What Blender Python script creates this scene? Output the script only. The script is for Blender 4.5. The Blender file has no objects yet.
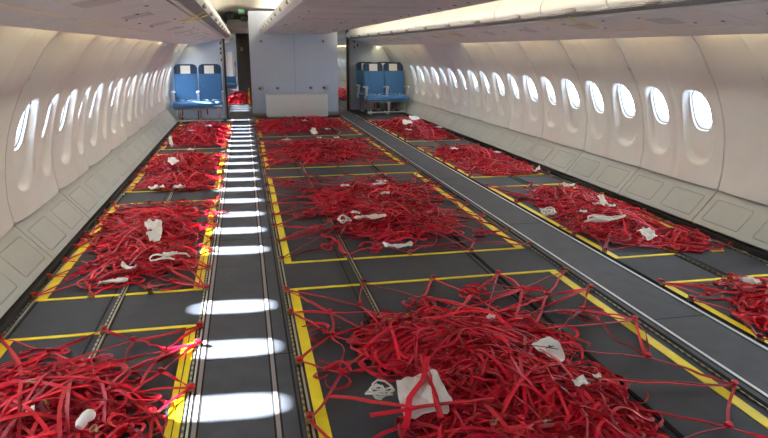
import bpy, bmesh, math, random
import numpy as np
from mathutils import Vector, Matrix

S = 1.4            # every coordinate below is in camera heights; S turns it into metres
CX = 0.78          # the cabin's centre line
C = bpy.context.scene.collection
rnd = random.Random(7)
PITCH = 0.389
SEAM0 = 3.20       # a sidewall seam; panels are two window pitches long
YB, YF = -1.47, 19.54

# ------------------------------------------------------------------ materials
def mat(name, col, rough=0.6, metal=0.0, spec=0.5, emit=None, estr=0.0, noise=0.0, nscale=40.0, bump=0.0, bscale=200.0, sheen=0.0, attr=None):
    m = bpy.data.materials.new(name); m.use_nodes = True
    nt = m.node_tree; b = nt.nodes['Principled BSDF']
    b.inputs['Base Color'].default_value = (*col, 1)
    b.inputs['Roughness'].default_value = rough
    b.inputs['Metallic'].default_value = metal
    b.inputs['Specular IOR Level'].default_value = spec
    if sheen:
        b.inputs['Sheen Weight'].default_value = sheen
        b.inputs['Sheen Roughness'].default_value = 0.4
    if emit:
        b.inputs['Emission Color'].default_value = (*emit, 1)
        b.inputs['Emission Strength'].default_value = estr
    tc = nt.nodes.new('ShaderNodeTexCoord')
    if noise or attr:
        n = nt.nodes.new('ShaderNodeTexNoise'); n.inputs['Scale'].default_value = nscale
        n.inputs['Detail'].default_value = 4
        nt.links.new(tc.outputs['Object'], n.inputs['Vector'])
        mr = nt.nodes.new('ShaderNodeMapRange')
        mr.inputs['From Min'].default_value = 0.3; mr.inputs['From Max'].default_value = 0.7
        mr.inputs['To Min'].default_value = 1 - noise; mr.inputs['To Max'].default_value = 1 + noise
        nt.links.new(n.outputs['Fac'], mr.inputs['Value'])
        mul = nt.nodes.new('ShaderNodeVectorMath'); mul.operation = 'SCALE'
        mul.inputs[0].default_value = col
        last = mr.outputs['Result']
        if attr:
            a = nt.nodes.new('ShaderNodeAttribute'); a.attribute_name = attr
            mm = nt.nodes.new('ShaderNodeMath'); mm.operation = 'MULTIPLY'
            nt.links.new(last, mm.inputs[0]); nt.links.new(a.outputs['Fac'], mm.inputs[1]); last = mm.outputs[0]
        nt.links.new(last, mul.inputs['Scale'])
        nt.links.new(mul.outputs['Vector'], b.inputs['Base Color'])
    if bump:
        n2 = nt.nodes.new('ShaderNodeTexNoise'); n2.inputs['Scale'].default_value = bscale
        nt.links.new(tc.outputs['Object'], n2.inputs['Vector'])
        bp = nt.nodes.new('ShaderNodeBump'); bp.inputs['Strength'].default_value = bump; bp.inputs['Distance'].default_value = 0.002
        nt.links.new(n2.outputs['Fac'], bp.inputs['Height']); nt.links.new(bp.outputs['Normal'], b.inputs['Normal'])
    return m

def floor_mat(name, col, ribs):
    m = mat(name, col, rough=0.62, noise=0.16, nscale=9, bump=0.25, bscale=420)
    nt = m.node_tree; b = nt.nodes['Principled BSDF']
    # fine weave / ribs running along the cabin
    tc = nt.nodes.new('ShaderNodeTexCoord')
    w = nt.nodes.new('ShaderNodeTexWave'); w.wave_type = 'BANDS'; w.bands_direction = 'X'
    w.inputs['Scale'].default_value = ribs; w.inputs['Distortion'].default_value = 0.4
    nt.links.new(tc.outputs['Object'], w.inputs['Vector'])
    src = b.inputs['Base Color'].links[0].from_socket
    mr = nt.nodes.new('ShaderNodeMapRange'); mr.inputs['To Min'].default_value = 0.8; mr.inputs['To Max'].default_value = 1.15
    nt.links.new(w.outputs['Fac'], mr.inputs['Value'])
    sc = nt.nodes.new('ShaderNodeVectorMath'); sc.operation = 'SCALE'
    nt.links.new(src, sc.inputs[0]); nt.links.new(mr.outputs['Result'], sc.inputs['Scale'])
    nt.links.new(sc.outputs['Vector'], b.inputs['Base Color'])
    return m

def rail_mat(name, c1, c2, rough=0.35):
    # seat track: metal lips with the row of round cut-outs every inch
    m = mat(name, c1, rough=rough, metal=0.8)
    nt = m.node_tree; b = nt.nodes['Principled BSDF']
    tc = nt.nodes.new('ShaderNodeTexCoord')
    w = nt.nodes.new('ShaderNodeTexWave'); w.wave_type = 'BANDS'; w.bands_direction = 'Y'; w.inputs['Scale'].default_value = 1 / 0.0254 / 3.14159 * 0.5 * 3.14159 / 1.0 * 0.32
    nt.links.new(tc.outputs['Object'], w.inputs['Vector'])
    r = nt.nodes.new('ShaderNodeValToRGB')
    r.color_ramp.elements[0].position = 0.42; r.color_ramp.elements[0].color = (*c2, 1)
    r.color_ramp.elements[1].position = 0.52; r.color_ramp.elements[1].color = (*c1, 1)
    nt.links.new(w.outputs['Fac'], r.inputs['Fac']); nt.links.new(r.outputs['Color'], b.inputs['Base Color'])
    return m

def pane_mat():
    m = bpy.data.materials.new('window_pane'); m.use_nodes = True
    nt = m.node_tree; nt.nodes.clear()
    o = nt.nodes.new('ShaderNodeOutputMaterial'); mx = nt.nodes.new('ShaderNodeMixShader')
    t = nt.nodes.new('ShaderNodeBsdfTransparent'); t.inputs['Color'].default_value = (0.96, 0.98, 1, 1)
    g = nt.nodes.new('ShaderNodeBsdfGlossy'); g.inputs['Roughness'].default_value = 0.03
    mx.inputs['Fac'].default_value = 0.05
    nt.links.new(t.outputs[0], mx.inputs[1]); nt.links.new(g.outputs[0], mx.inputs[2]); nt.links.new(mx.outputs[0], o.inputs['Surface'])
    return m

M = dict(
    wall=mat('sidewall_plastic', (0.60, 0.592, 0.585), rough=0.7, spec=0.2, noise=0.02, nscale=6),
    dado=mat('dado_plastic', (0.395, 0.41, 0.395), rough=0.75, spec=0.15, noise=0.02, nscale=8),
    dado_line=mat('dado_groove', (0.31, 0.32, 0.305), rough=0.75),
    seam=mat('seam_shadow_gap', (0.10, 0.09, 0.085), rough=0.8),
    black=mat('black_edge_strip', (0.012, 0.012, 0.013), rough=0.7, noise=0.2, nscale=30),
    skin=mat('outer_skin', (0.5, 0.5, 0.5), rough=0.7),
    bezel=mat('window_bezel', (0.75, 0.74, 0.73), rough=0.35),
    pane=pane_mat(),
    gasket=mat('window_gasket', (0.10, 0.10, 0.11), rough=0.6),
    floor=floor_mat('bay_floor_board', (0.029, 0.035, 0.049), 60),
    aisle=floor_mat('aisle_carpet', (0.056, 0.064, 0.081), 45),
    groove=mat('floor_joint', (0.008, 0.008, 0.009), rough=0.9),
    tape=mat('yellow_tape', (0.92, 0.75, 0.008), rough=0.42, noise=0.07, nscale=14),
    brass=rail_mat('seat_track_brass', (0.40, 0.35, 0.22), (0.16, 0.14, 0.09)),
    steel=rail_mat('seat_track_steel', (0.60, 0.62, 0.56), (0.22, 0.22, 0.20)),
    silver=mat('silver_strip', (0.72, 0.74, 0.78), rough=0.45, metal=0.5),
    pink=mat('pale_cover_strip', (0.30, 0.26, 0.27), rough=0.5),
    red=mat('red_webbing', (0.50, 0.003, 0.022), rough=0.38, spec=0.35, noise=0.15, nscale=30, attr='tone', bump=0.15, bscale=500),
    white=mat('white_paper', (0.80, 0.79, 0.79), rough=0.6, bump=0.1, bscale=30),
    cord=mat('white_cord', (0.72, 0.70, 0.66), rough=0.7),
    ink=mat('black_ink', (0.03, 0.03, 0.03), rough=0.6),
    hook=mat('hook_metal', (0.34, 0.27, 0.13), rough=0.35, metal=0.85),
    grey=mat('service_panel_grey', (0.68, 0.665, 0.655), rough=0.55, noise=0.05, nscale=7),
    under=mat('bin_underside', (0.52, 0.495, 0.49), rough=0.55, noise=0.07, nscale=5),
    channel=mat('dark_channel', (0.20, 0.20, 0.21), rough=0.5),
    railedge=mat('pale_rail_edge', (0.66, 0.65, 0.62), rough=0.4),
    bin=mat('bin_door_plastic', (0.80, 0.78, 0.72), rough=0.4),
    ceil=mat('ceiling_panel', (0.68, 0.64, 0.56), rough=0.6),
    bulk=mat('bulkhead_laminate', (0.52, 0.575, 0.69), rough=0.55, noise=0.03, nscale=20),
    partn=mat('partition_laminate', (0.60, 0.69, 0.83), rough=0.5, noise=0.02, nscale=12),
    post=mat('dark_post', (0.06, 0.055, 0.05), rough=0.45),
    postlite=mat('post_edge', (0.42, 0.39, 0.36), rough=0.45),
    box=mat('grey_white_panel', (0.66, 0.66, 0.64), rough=0.5),
    kick=mat('beige_kick_strip', (0.30, 0.27, 0.24), rough=0.5),
    blue=mat('blue_seat_fabric', (0.040, 0.155, 0.36), rough=0.6, noise=0.12, nscale=25, sheen=0.2, bump=0.2, bscale=200),
    navy=mat('navy_headrest', (0.018, 0.048, 0.12), rough=0.6),
    arm=mat('armrest_grey', (0.62, 0.63, 0.65), rough=0.35),
    frame=mat('seat_frame_metal', (0.42, 0.42, 0.42), rough=0.4, metal=0.5),
    darkmetal=mat('dark_metal', (0.05, 0.05, 0.05), rough=0.5),
    redstrap=mat('red_pull_strap', (0.5, 0.02, 0.02), rough=0.5),
    orange=mat('orange_strap', (0.75, 0.22, 0.02), rough=0.5),
    yellow=mat('yellow_ribbon', (0.78, 0.62, 0.03), rough=0.5),
    brown=mat('brown_cabinet', (0.055, 0.043, 0.032), rough=0.5),
    screen=mat('dark_screen', (0.012, 0.014, 0.018), rough=0.15),
    signbody=mat('sign_housing', (0.70, 0.66, 0.55), rough=0.5),
    green=mat('green_sign_face', (0.05, 0.40, 0.14), rough=0.4, emit=(0.12, 0.75, 0.3), estr=0.45),
    plastic=mat('clear_wrap', (0.78, 0.80, 0.83), rough=0.2, bump=0.6, bscale=14),
    warm=mat('warm_light_strip', (0.9, 0.8, 0.5), emit=(1.0, 0.80, 0.42), estr=17.0),
    aislelamp=mat('ceiling_light_tube', (0.9, 0.85, 0.6), emit=(1.0, 0.95, 0.82), estr=50.0),
    readlite=mat('pale_light_slot', (0.75, 0.66, 0.50), rough=0.4),
)

# ------------------------------------------------------------------ helpers
def setp(o, label=None, cat=None, group=None, kind=None):
    if label: o['label'] = label
    if cat: o['category'] = cat
    if group: o['group'] = group
    if kind: o['kind'] = kind
    return o

def thing(name, label, cat, loc, group=None):
    o = bpy.data.objects.new(name, None); C.objects.link(o)
    o.empty_display_size = 0.1
    o.location = Vector(loc) * S
    return setp(o, label, cat, group)

def wloc(o):
    v = Vector((0, 0, 0))
    while o is not None:
        v = v + o.location; o = o.parent
    return v

class MB:
    def __init__(self): self.v = []; self.f = []; self.m = []
    def add(self, vs, fs, mi=0):
        b = len(self.v); self.v += [tuple(p) for p in vs]
        for f in fs: self.f.append(tuple(i + b for i in f)); self.m.append(mi)
        return self
    def box(self, x0, x1, y0, y1, z0, z1, mi=0):
        vs = [(x, y, z) for z in (z0, z1) for y in (y0, y1) for x in (x0, x1)]
        return self.add(vs, [(0, 2, 3, 1), (4, 5, 7, 6), (0, 1, 5, 4), (2, 6, 7, 3), (0, 4, 6, 2), (1, 3, 7, 5)], mi)
    def loft(self, rings, closed=True, cap=True, mi=0):
        n = len(rings[0]); vs = [p for r in rings for p in r]; fs = []
        for k in range(len(rings) - 1):
            for i in range(n if closed else n - 1):
                j = (i + 1) % n
                fs.append((k * n + i, k * n + j, (k + 1) * n + j, (k + 1) * n + i))
        if cap and closed:
            fs.append(tuple(range(n - 1, -1, -1))); fs.append(tuple((len(rings) - 1) * n + i for i in range(n)))
        return self.add(vs, fs, mi)
    def extr(self, prof, y0, y1, side=1, mi=0):        # closed (w, z) profile run along the cabin
        return self.loft([[(CX + side * w, y, z) for w, z in prof] for y in (y0, y1)], True, True, mi)
    def tube(self, pts, r, n=6, mi=0, closed=False):
        pts = [Vector(p) for p in pts]; N = len(pts); rings = []
        for i, p in enumerate(pts):
            a = pts[(i - 1) % N] if (closed or i > 0) else pts[0]
            b = pts[(i + 1) % N] if (closed or i < N - 1) else pts[-1]
            t = (b - a).normalized()
            u = t.cross(Vector((0, 0, 1)))
            if u.length < 0.1: u = t.cross(Vector((1, 0, 0)))
            u.normalize(); w = u.cross(t)
            rr = r[i] if isinstance(r, (list, tuple)) else r
            rings.append([p + u * math.cos(2 * math.pi * k / n) * rr + w * math.sin(2 * math.pi * k / n) * rr for k in range(n)])
        if closed: rings.append(rings[0])
        return self.loft(rings, True, not closed, mi)
    def disc(self, c, r, ax, n=14, depth=0.01, mi=0):   # a short cylinder along axis ax
        c = Vector(c); ax = Vector(ax).normalized()
        return self.tube([c, c + ax * depth], r, n, mi)
    def build(self, name, mats, parent=None, bevel=0, seg=2, angle=35, label=None, smooth=True, data_loc=None):
        if not isinstance(mats, (list, tuple)): mats = [mats]
        me = bpy.data.meshes.new(name)
        off = wloc(parent) if parent else (Vector(data_loc) * S if data_loc else Vector((0, 0, 0)))
        me.from_pydata([Vector(p) * S - off for p in self.v], [], self.f)
        for mm in mats: me.materials.append(mm)
        me.polygons.foreach_set('material_index', self.m)
        bm = bmesh.new(); bm.from_mesh(me)
        bmesh.ops.recalc_face_normals(bm, faces=bm.faces)
        if bevel:
            es = [e for e in bm.edges if len(e.link_faces) == 2 and e.calc_face_angle(0) > 0.6]
            bmesh.ops.bevel(bm, geom=es, offset=bevel * S, segments=seg, affect='EDGES', profile=0.5, clamp_overlap=True)
        bm.to_mesh(me); bm.free()
        if smooth:
            me.polygons.foreach_set('use_smooth', [True] * len(me.polygons))
            me.set_sharp_from_angle(angle=math.radians(angle))
        o = bpy.data.objects.new(name, me); C.objects.link(o)
        if parent: o.parent = parent
        elif data_loc: o.location = Vector(data_loc) * S
        if label: o['label'] = label
        return o

def np_mesh(name, V, F, mats, parent=None, loc=None, tone=None, smooth=True, angle=None, mi=None):
    """V (n,3) in camera heights, F (m,4) int"""
    off = np.array(wloc(parent)) if parent else (np.array(loc) * S if loc is not None else np.zeros(3))
    V = np.asarray(V, dtype=np.float64) * S - off; F = np.asarray(F, dtype=np.int32)
    me = bpy.data.meshes.new(name)
    me.vertices.add(len(V)); me.vertices.foreach_set('co', V.astype(np.float32).ravel())
    me.loops.add(F.size); me.loops.foreach_set('vertex_index', F.ravel())
    me.polygons.add(len(F)); me.polygons.foreach_set('loop_start', np.arange(0, F.size, F.shape[1], dtype=np.int32))
    for mm in (mats if isinstance(mats, (list, tuple)) else [mats]): me.materials.append(mm)
    if mi is not None: me.polygons.foreach_set('material_index', np.asarray(mi, dtype=np.int32))
    me.update(calc_edges=True); me.validate()
    if smooth: me.polygons.foreach_set('use_smooth', [True] * len(me.polygons))
    if angle: me.set_sharp_from_angle(angle=math.radians(angle))
    if tone is not None:
        a = me.attributes.new('tone', 'FLOAT', 'POINT'); a.data.foreach_set('value', np.asarray(tone, dtype=np.float32))
    o = bpy.data.objects.new(name, me); C.objects.link(o)
    if parent: o.parent = parent
    elif loc is not None: o.location = Vector(loc) * S
    return o

def struct(o, kind='structure'): o['kind'] = kind; return o
def copy_tree(o, parent=None):
    c = o.copy(); C.objects.link(c); c.parent = parent
    for ch in list(o.children): copy_tree(ch, c)
    return c

ORD = ['first', 'second', 'third', 'fourth', 'fifth', 'sixth', 'seventh', 'eighth', 'ninth', 'tenth', 'eleventh', 'twelfth', 'thirteenth', 'fourteenth', 'fifteenth', 'sixteenth', 'seventeenth', 'eighteenth', 'nineteenth', 'twentieth']

# ------------------------------------------------------------------ sidewall profile (w = distance from centre line, z above floor)
ctrl = np.array([(1.850, .224), (1.862, .35), (1.850, .50), (1.815, .654), (1.755, .80), (1.680, .92), (1.620, 1.015), (1.556, 1.083), (1.47, 1.16)])
def catmull(P, n=24):
    Q = np.vstack([2 * P[0] - P[1], P, 2 * P[-1] - P[-2]]); out = []
    for i in range(1, len(Q) - 2):
        p0, p1, p2, p3 = Q[i - 1:i + 3]
        for t in np.linspace(0, 1, n, endpoint=False):
            out.append(0.5 * (2 * p1 + (p2 - p0) * t + (2 * p0 - 5 * p1 + 4 * p2 - p3) * t * t + (3 * p1 - p0 - 3 * p2 + p3) * t ** 3))
    out.append(P[-1]); return np.array(out)
prof = catmull(ctrl)
seg = np.r_[0, np.cumsum(np.hypot(*np.diff(prof, axis=0).T))]
SMAX = seg[-1]
s_win = float(np.interp(.654, prof[:, 1], seg))
tan_ = np.gradient(prof, seg, axis=0); tan_ /= np.linalg.norm(tan_, axis=1)[:, None]
def P_at(s):  # point and outward normal
    w = np.interp(s, seg, prof[:, 0]); z = np.interp(s, seg, prof[:, 1])
    tw = np.interp(s, seg, tan_[:, 0]); tz = np.interp(s, seg, tan_[:, 1])
    return w, z, tz, -tw
def smooth(e0, e1, x):
    t = np.clip((x - e0) / (e1 - e0), 0, 1); return t * t * (3 - 2 * t)
def recess(y, ds):          # how far the panel is pushed outward: the scoop round and below each window
    q = (np.abs(y / .128) ** 2.6 + np.abs((ds + .085) / .235) ** 2.6) ** (1 / 2.6)
    return .036 * (1 - smooth(.84, 1.0, q))
AW, BW = .083, .122           # half opening of a window
def superell(n, a, b, p=3.2):
    out = []
    for dy, ds in n:
        k = (abs(dy / a) ** p + abs(ds / b) ** p) ** (-1 / p); out.append((dy * k, ds * k))
    return np.array(out)
HC = PITCH / 2 - .0001
def bulge(y, which):          # the panel over two windows bows gently into the cabin
    yy = (y / PITCH + (.5 if which else -.5))       # -1..1 over the two-window panel
    return -.026 * (1 - np.abs(np.clip(yy, -1, 1)) ** 4) + .006 * (1 - smooth(0, .10, np.abs(yy)))
def cell(window, which):
    """one window pitch of sidewall; which = 0 first half of panel, 1 second half"""
    lo, hi = -s_win, SMAX - s_win
    e_lo, e_hi = -HC, HC
    g = .0035                                     # half the open joint at the panel's ends
    if which == 0: e_lo += g
    else: e_hi -= g
    top = hi
    if window:
        hi = .235
        tt = np.linspace(-1, 1, 17); ys = (e_lo + e_hi) / 2 + (e_hi - e_lo) / 2 * tt; ss = np.linspace(lo, hi, 41)
        per = [(y, lo) for y in ys[:-1]] + [(e_hi, s) for s in ss[:-1]] + [(y, hi) for y in ys[::-1][:-1]] + [(e_lo, s) for s in ss[::-1][:-1]]
        outer = np.array(per); inner = superell(outer / np.array([1, 2.4]), AW, BW)
        R = np.r_[np.linspace(0, .35, 14), np.linspace(.35, 1, 26)[1:]]
        # rings first stay oval, then open to the rectangle
        pts = np.array([inner * (1 - t) + outer * t for t in R]); n = len(outer)
        Y = pts[..., 0].ravel(); D = pts[..., 1].ravel(); nr = len(R)
        F = [(k * n + i, k * n + (i + 1) % n, (k + 1) * n + (i + 1) % n, (k + 1) * n + i) for k in range(nr - 1) for i in range(n)]
        YY, DD = np.meshgrid(ys, np.linspace(hi, top, 25)); b0 = len(Y)
        Y = np.r_[Y, YY.ravel()]; D = np.r_[D, DD.ravel()]
        F += [(b0 + r * 17 + c, b0 + r * 17 + c + 1, b0 + (r + 1) * 17 + c + 1, b0 + (r + 1) * 17 + c) for r in range(24) for c in range(16)]
        hi = top
    else:
        ys = np.linspace(e_lo, e_hi, 17); ss = np.linspace(lo, hi, 41)
        YY, DD = np.meshgrid(ys, ss); Y, D = YY.ravel(), DD.ravel()
        F = [(r * 17 + c, r * 17 + c + 1, (r + 1) * 17 + c + 1, (r + 1) * 17 + c) for r in range(40) for c in range(16)]
    w, z, nw, nz = P_at(D + s_win)
    d = bulge(Y, which)
    if window: d = d + recess(Y, D)
    V = [np.c_[w + nw * d, Y, z + nz * d]]; F = list(F)
    # return flange at the joint edge
    es = np.linspace(lo, top, 41); ye = e_lo if which == 0 else e_hi
    w, z, nw, nz = P_at(es + s_win); d0 = bulge(np.full(41, ye), which); b = len(V[0])
    V.append(np.c_[w + nw * d0, np.full(41, ye), z + nz * d0]); V.append(np.c_[w + nw * (d0 + .02), np.full(41, ye), z + nz * (d0 + .02)])
    for i in range(40): F.append((b + i, b + i + 1, b + 41 + i + 1, b + 41 + i))
    return np.vstack(V), np.array(F)
CELLS = {(wd, wh): cell(wd, wh) for wd in (True, False) for wh in (0, 1)}

def window_frame(side, y, n):
    """frame (bezel, deep reveal) and pane of one cabin window"""
    ang = np.linspace(0, 2 * math.pi, 48, endpoint=False)
    base = superell(np.c_[np.cos(ang) * .083, np.sin(ang) * .122], 1, 1)
    dirs = np.c_[np.cos(ang) * .083, np.sin(ang) * .122]
    def ring(a, b, d, off=0.0):
        r = superell(dirs, a, b); w, z, nw, nz = P_at(s_win)
        tw, tz = -nz, nw
        return np.c_[CX + side * (w + tw * (r[:, 1] + off) + nw * d), y + r[:, 0], z + tz * (r[:, 1] + off) + nz * d]
    loops = [(.093, .132, .028), (.093, .132, .014), (.090, .129, .008), (.086, .125, .008), (.083, .122, .013), (.0815, .1205, .024), (.078, .116, .025), (.070, .100, .052, .009), (.085, .124, .050), (.085, .124, .078), (.112, .15, .080)]
    V = np.vstack([ring(*q) for q in loops]); k = 48
    F = [(r * k + i, r * k + (i + 1) % k, (r + 1) * k + (i + 1) % k, (r + 1) * k + i) for r in range(len(loops) - 1) for i in range(k)]
    w, z, _, _ = P_at(s_win)
    o = np_mesh('window_%d' % n, V, F, M['bezel'], loc=(CX + side * w, y, z), angle=50); struct(o)
    gk = MB(); gk.loft([[tuple(q) for q in ring(a, b, d)] for a, b, d in ((.0822, .1212, .0185), (.0790, .1170, .0185), (.0785, .1165, .0235), (.0822, .1212, .0245))], True, False)
    gk.build('gasket', M['gasket'], o)
    p = MB(); r1 = ring(.0845, .1235, .064); r2 = ring(.0845, .1235, .067)
    p.loft([[tuple(q) for q in r1], [tuple(q) for q in r2]], True, True)
    p.build('pane', M['pane'], o)
    return o

def wall(side, nm):
    Vs, Fs, nb = [], [], 0
    y = SEAM0 - PITCH * 12; wins = []; k = 0
    while y < YF - .01:
        yc = y + PITCH / 2
        blank = abs(yc - (SEAM0 - PITCH / 2)) < .01 or 10.35 < yc < 11.2
        V, F = CELLS[(not blank, k % 2)]
        V = V.copy(); V[:, 1] += yc; V[:, 0] = CX + side * V[:, 0]
        Vs.append(V); Fs.append((F if side > 0 else F[:, ::-1]) + nb); nb += len(V)
        if not blank: wins.append(yc)
        y += PITCH; k += 1
    mi0 = sum(len(f) for f in Fs)
    # dark backing behind every joint
    yy = SEAM0 - PITCH * 12
    while yy < YF + .1:
        ss = np.linspace(0, SMAX, 41); w, z, nw, nz = P_at(ss)
        a = np.c_[CX + side * (w + nw * .018), np.full(41, yy - .012), z + nz * .018]; b = a.copy(); b[:, 1] += .024
        Vs.append(np.vstack([a, b])); Fs.append(np.array([(i, i + 1, 41 + i + 1, 41 + i) for i in range(40)]) + nb); nb += 82
        yy += PITCH * 2
    F = np.vstack(Fs); mi = np.zeros(len(F), dtype=np.int32); mi[mi0:] = 1
    o = np_mesh(nm, np.vstack(Vs), F, [M['wall'], M['seam']], angle=48, mi=mi)
    bm = bmesh.new(); bm.from_mesh(o.data); bmesh.ops.remove_doubles(bm, verts=bm.verts, dist=.0006)
    bmesh.ops.recalc_face_normals(bm, faces=bm.faces); bm.to_mesh(o.data); bm.free()
    o.data.set_sharp_from_angle(angle=math.radians(48))
    struct(o); return wins

winL = wall(-1, 'wall_left'); winR = wall(1, 'wall_right')
n = 1
for y in winR: window_frame(1, y, n); n += 1
for y in winL: window_frame(-1, y, n); n += 1

# outer skin of the hull, pierced at each window, keeps daylight out of the joints
def hull(side, wins, nm):
    Vs, Fs, nb = [], [], 0
    z0, z1 = -.10, 1.75
    def X(z): return CX + side * (1.955 - .55 * max(0, z - .75) ** 2 - .03 * (z - .65))
    w0, zc, nw, nz = P_at(s_win)
    # window cell: rectangle with a hole lined up with the frame's outer flange
    y = SEAM0 - PITCH * 12
    while y < YF - .01:
        yc = y + PITCH / 2
        if any(abs(yc - q) < .01 for q in wins):
            a, b = PITCH / 2, .30
            per = [(-a + 2 * a * i / 10, -b) for i in range(10)] + [(a, -b + 2 * b * i / 14) for i in range(14)] + [(a - 2 * a * i / 10, b) for i in range(10)] + [(-a, b - 2 * b * i / 14) for i in range(14)]
            outer = np.array(per); inn = superell(outer / np.array([1, 1.3]), .107, .145); k = len(outer)
            wd = w0 + nw * .081; zd = zc + nz * .081
            Vi = np.c_[CX + side * (wd - nz * inn[:, 1]), yc + inn[:, 0], zd + nw * inn[:, 1]]
            Vo = np.array([(X(.654 + d), yc + q, .654 + d) for q, d in outer])
            Vs.append(np.vstack([Vi, Vo])); Fs.append(np.array([(i, (i + 1) % k, k + (i + 1) % k, k + i) for i in range(k)]) + nb); nb += 2 * k
            spans = [(z0, .354), (.954, z1)]
        else: spans = [(z0, z1)]
        for a, b in spans:
            zz = np.linspace(a, b, 9)
            L = np.array([(X(z), y, z) for z in zz]); R = L.copy(); R[:, 1] += PITCH
            Vs.append(np.vstack([L, R])); Fs.append(np.array([(i, i + 1, 9 + i + 1, 9 + i) for i in range(8)]) + nb); nb += 18
        y += PITCH
    struct(np_mesh(nm, np.vstack(Vs), np.vstack(Fs), M['skin']))
hull(-1, winL, 'trim_1'); hull(1, winR, 'trim_2')
m = MB(); m.box(CX - 2.1, CX + 2.1, YB, YF, 1.72, 1.76); struct(m.build('trim_3', M['skin'], smooth=False))     # crown above the ceiling
m = MB(); m.box(CX - 2.1, CX + 2.1, YB - .05, YB, -.1, 1.76); struct(m.build('wall_back', M['bulk'], smooth=False))
m = MB(); m.box(CX - 2.1, CX + 2.1, YF, YF + .05, -.1, 1.76); struct(m.build('wall_front', M['bulk'], smooth=False))

# ------------------------------------------------------------------ dado (kick panels) with embossed rectangles
def dado(side, nm):
    P0 = np.array([1.700, .045]); P1 = np.array([1.846, .214])
    d = P1 - P0; Ln = np.hypot(*d); d /= Ln; nrm = np.array([d[1], -d[0]])   # outward
    b = MB()
    def pt(y, s, o=0.0):
        q = P0 + d * s + nrm * o; return (CX + side * q[0], y, q[1])
    y = SEAM0 - PITCH * 12; k = 0
    def rr(y0, y1, s0, s1, r, o, n=5):
        out = []
        for cy, cs, a0 in ((y1 - r, s0 + r, -90), (y1 - r, s1 - r, 0), (y0 + r, s1 - r, 90), (y0 + r, s0 + r, 180)):
            for i in range(n):
                a = math.radians(a0 + 90 * i / (n - 1)); out.append(pt(cy + r * math.cos(a), cs + r * math.sin(a), o))
        return out
    while y < YF - .01:
        g0, g1 = (.004, 0) if k % 2 == 0 else (0, .004)
        y0, y1 = y + g0, y + PITCH - g1
        outer = rr(y0, y1, 0, Ln, .0005, 0)
        A = rr(y0 + .052 - g0, y1 - .052 + g1, .030, Ln - .045, .014, 0); B = rr(y0 + .0535 - g0, y1 - .0535 + g1, .0315, Ln - .0465, .013, .0022)
        Cc = rr(y0 + .0565 - g0, y1 - .0565 + g1, .0345, Ln - .0495, .012, .0022); D = rr(y0 + .0580 - g0, y1 - .0580 + g1, .0360, Ln - .0510, .011, -.0004)
        b.loft([outer, A], True, False, 0); b.loft([A, B, Cc, D], True, False, 1); b.add(D, [tuple(range(len(D)))], 0)
        # ledge up to the sidewall, foot tucked under, joint edges
        b.add([pt(y0, Ln), pt(y1, Ln), (CX + side * 1.872, y1, .226), (CX + side * 1.872, y0, .226)], [(0, 1, 2, 3)], 0)
        b.add([pt(y0, 0), pt(y1, 0), (CX + side * 1.712, y1, .036), (CX + side * 1.712, y0, .036)], [(0, 1, 2, 3)], 0)
        for ye in ([y0] if k % 2 == 0 else [y1]):
            b.add([pt(ye, 0), pt(ye, Ln), pt(ye, Ln, .03), pt(ye, 0, .03)], [(0, 1, 2, 3)], 0)
        y += PITCH; k += 1
    # dark backing and the black strip along the floor edge
    b.add([pt(YB, -.02, .03), pt(YF, -.02, .03), pt(YF, Ln + .02, .03), pt(YB, Ln + .02, .03)], [(0, 1, 2, 3)], 2)
    b.add([(CX + side * 1.86, YB, .227), (CX + side * 1.86, YF, .227), (CX + side * 1.96, YF, .229), (CX + side * 1.96, YB, .229)], [(0, 1, 2, 3)], 2)
    return struct(b.build(nm, [M['dado'], M['dado_line'], M['seam']], angle=25))
bl = dado(-1, 'baseboard_left'); br = dado(1, 'baseboard_right')
for side, par in ((-1, bl), (1, br)):
    m = MB(); m.box(*sorted((CX + side * 1.685, CX + side * 1.80)), YB, YF, .0, .028); m.build('edge_strip', M['black'], par)
    # small pale fasteners on the black strip
    for i in range(26):
        yy = 2.3 + i * .21 + rnd.uniform(-.03, .03)
        if rnd.random() < .55: continue
        m = MB(); w = 1.686 - rnd.uniform(.02, .05)
        m.box(CX + side * w - .012, CX + side * w + .012, yy, yy + .03, .001, .008); m.build('fastener', M['frame'], par, bevel=.002)

# ------------------------------------------------------------------ floor
m = MB()
XL, XR = CX - 1.80, CX + 1.80
LOT, LMT, LAT, A1, A2, CLT, CMT = -.893, -.546, -.204, -.183, .045, .129, .468
CMU, CRT, S1, S2, RAT, RMT, ROT = 1.092, 1.425, 1.477, 1.715, 1.742, 2.100, 2.440
m.box(XL - .2, XR + .2, YB, YF, -.06, 0, 0)
struct(m.build('floor', [M['floor']], smooth=False))
m = MB(); m.box(LAT + .012, CLT - .014, YB, YF, .0, .0022); m.box(S1, S2, YB, YF, 0, .0022); m.box(CRT + .02, S1, YB, YF, 0, .0022)
fa = struct(m.build('floor_aisle', M['aisle'], smooth=False))
m = MB()
for yy in (.62, 2.06, 3.5, 4.94, 6.38, 7.82, 9.26):
    m.box(LAT + .012, CLT - .014, yy, yy + .0045, .001, .0026); m.box(S1, S2, yy, yy + .0045, .001, .0026)
for x in (LMT - .034, LMT + .013, CMT - .052, CMT + .014, CMU - .03, CMU, RMT - .022, RMT + .03, LOT + .02, CRT + .017, S1 - .010):
    m.box(x - .0025, x + .0025, YB, 10.3, .0, .0026)
for s, e in ((CLT - .028, .0),):
    m.box(s, s + .006, YB, 10.3, .001, .0028)
m.build('floor_joint', M['groove'], fa)

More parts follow.
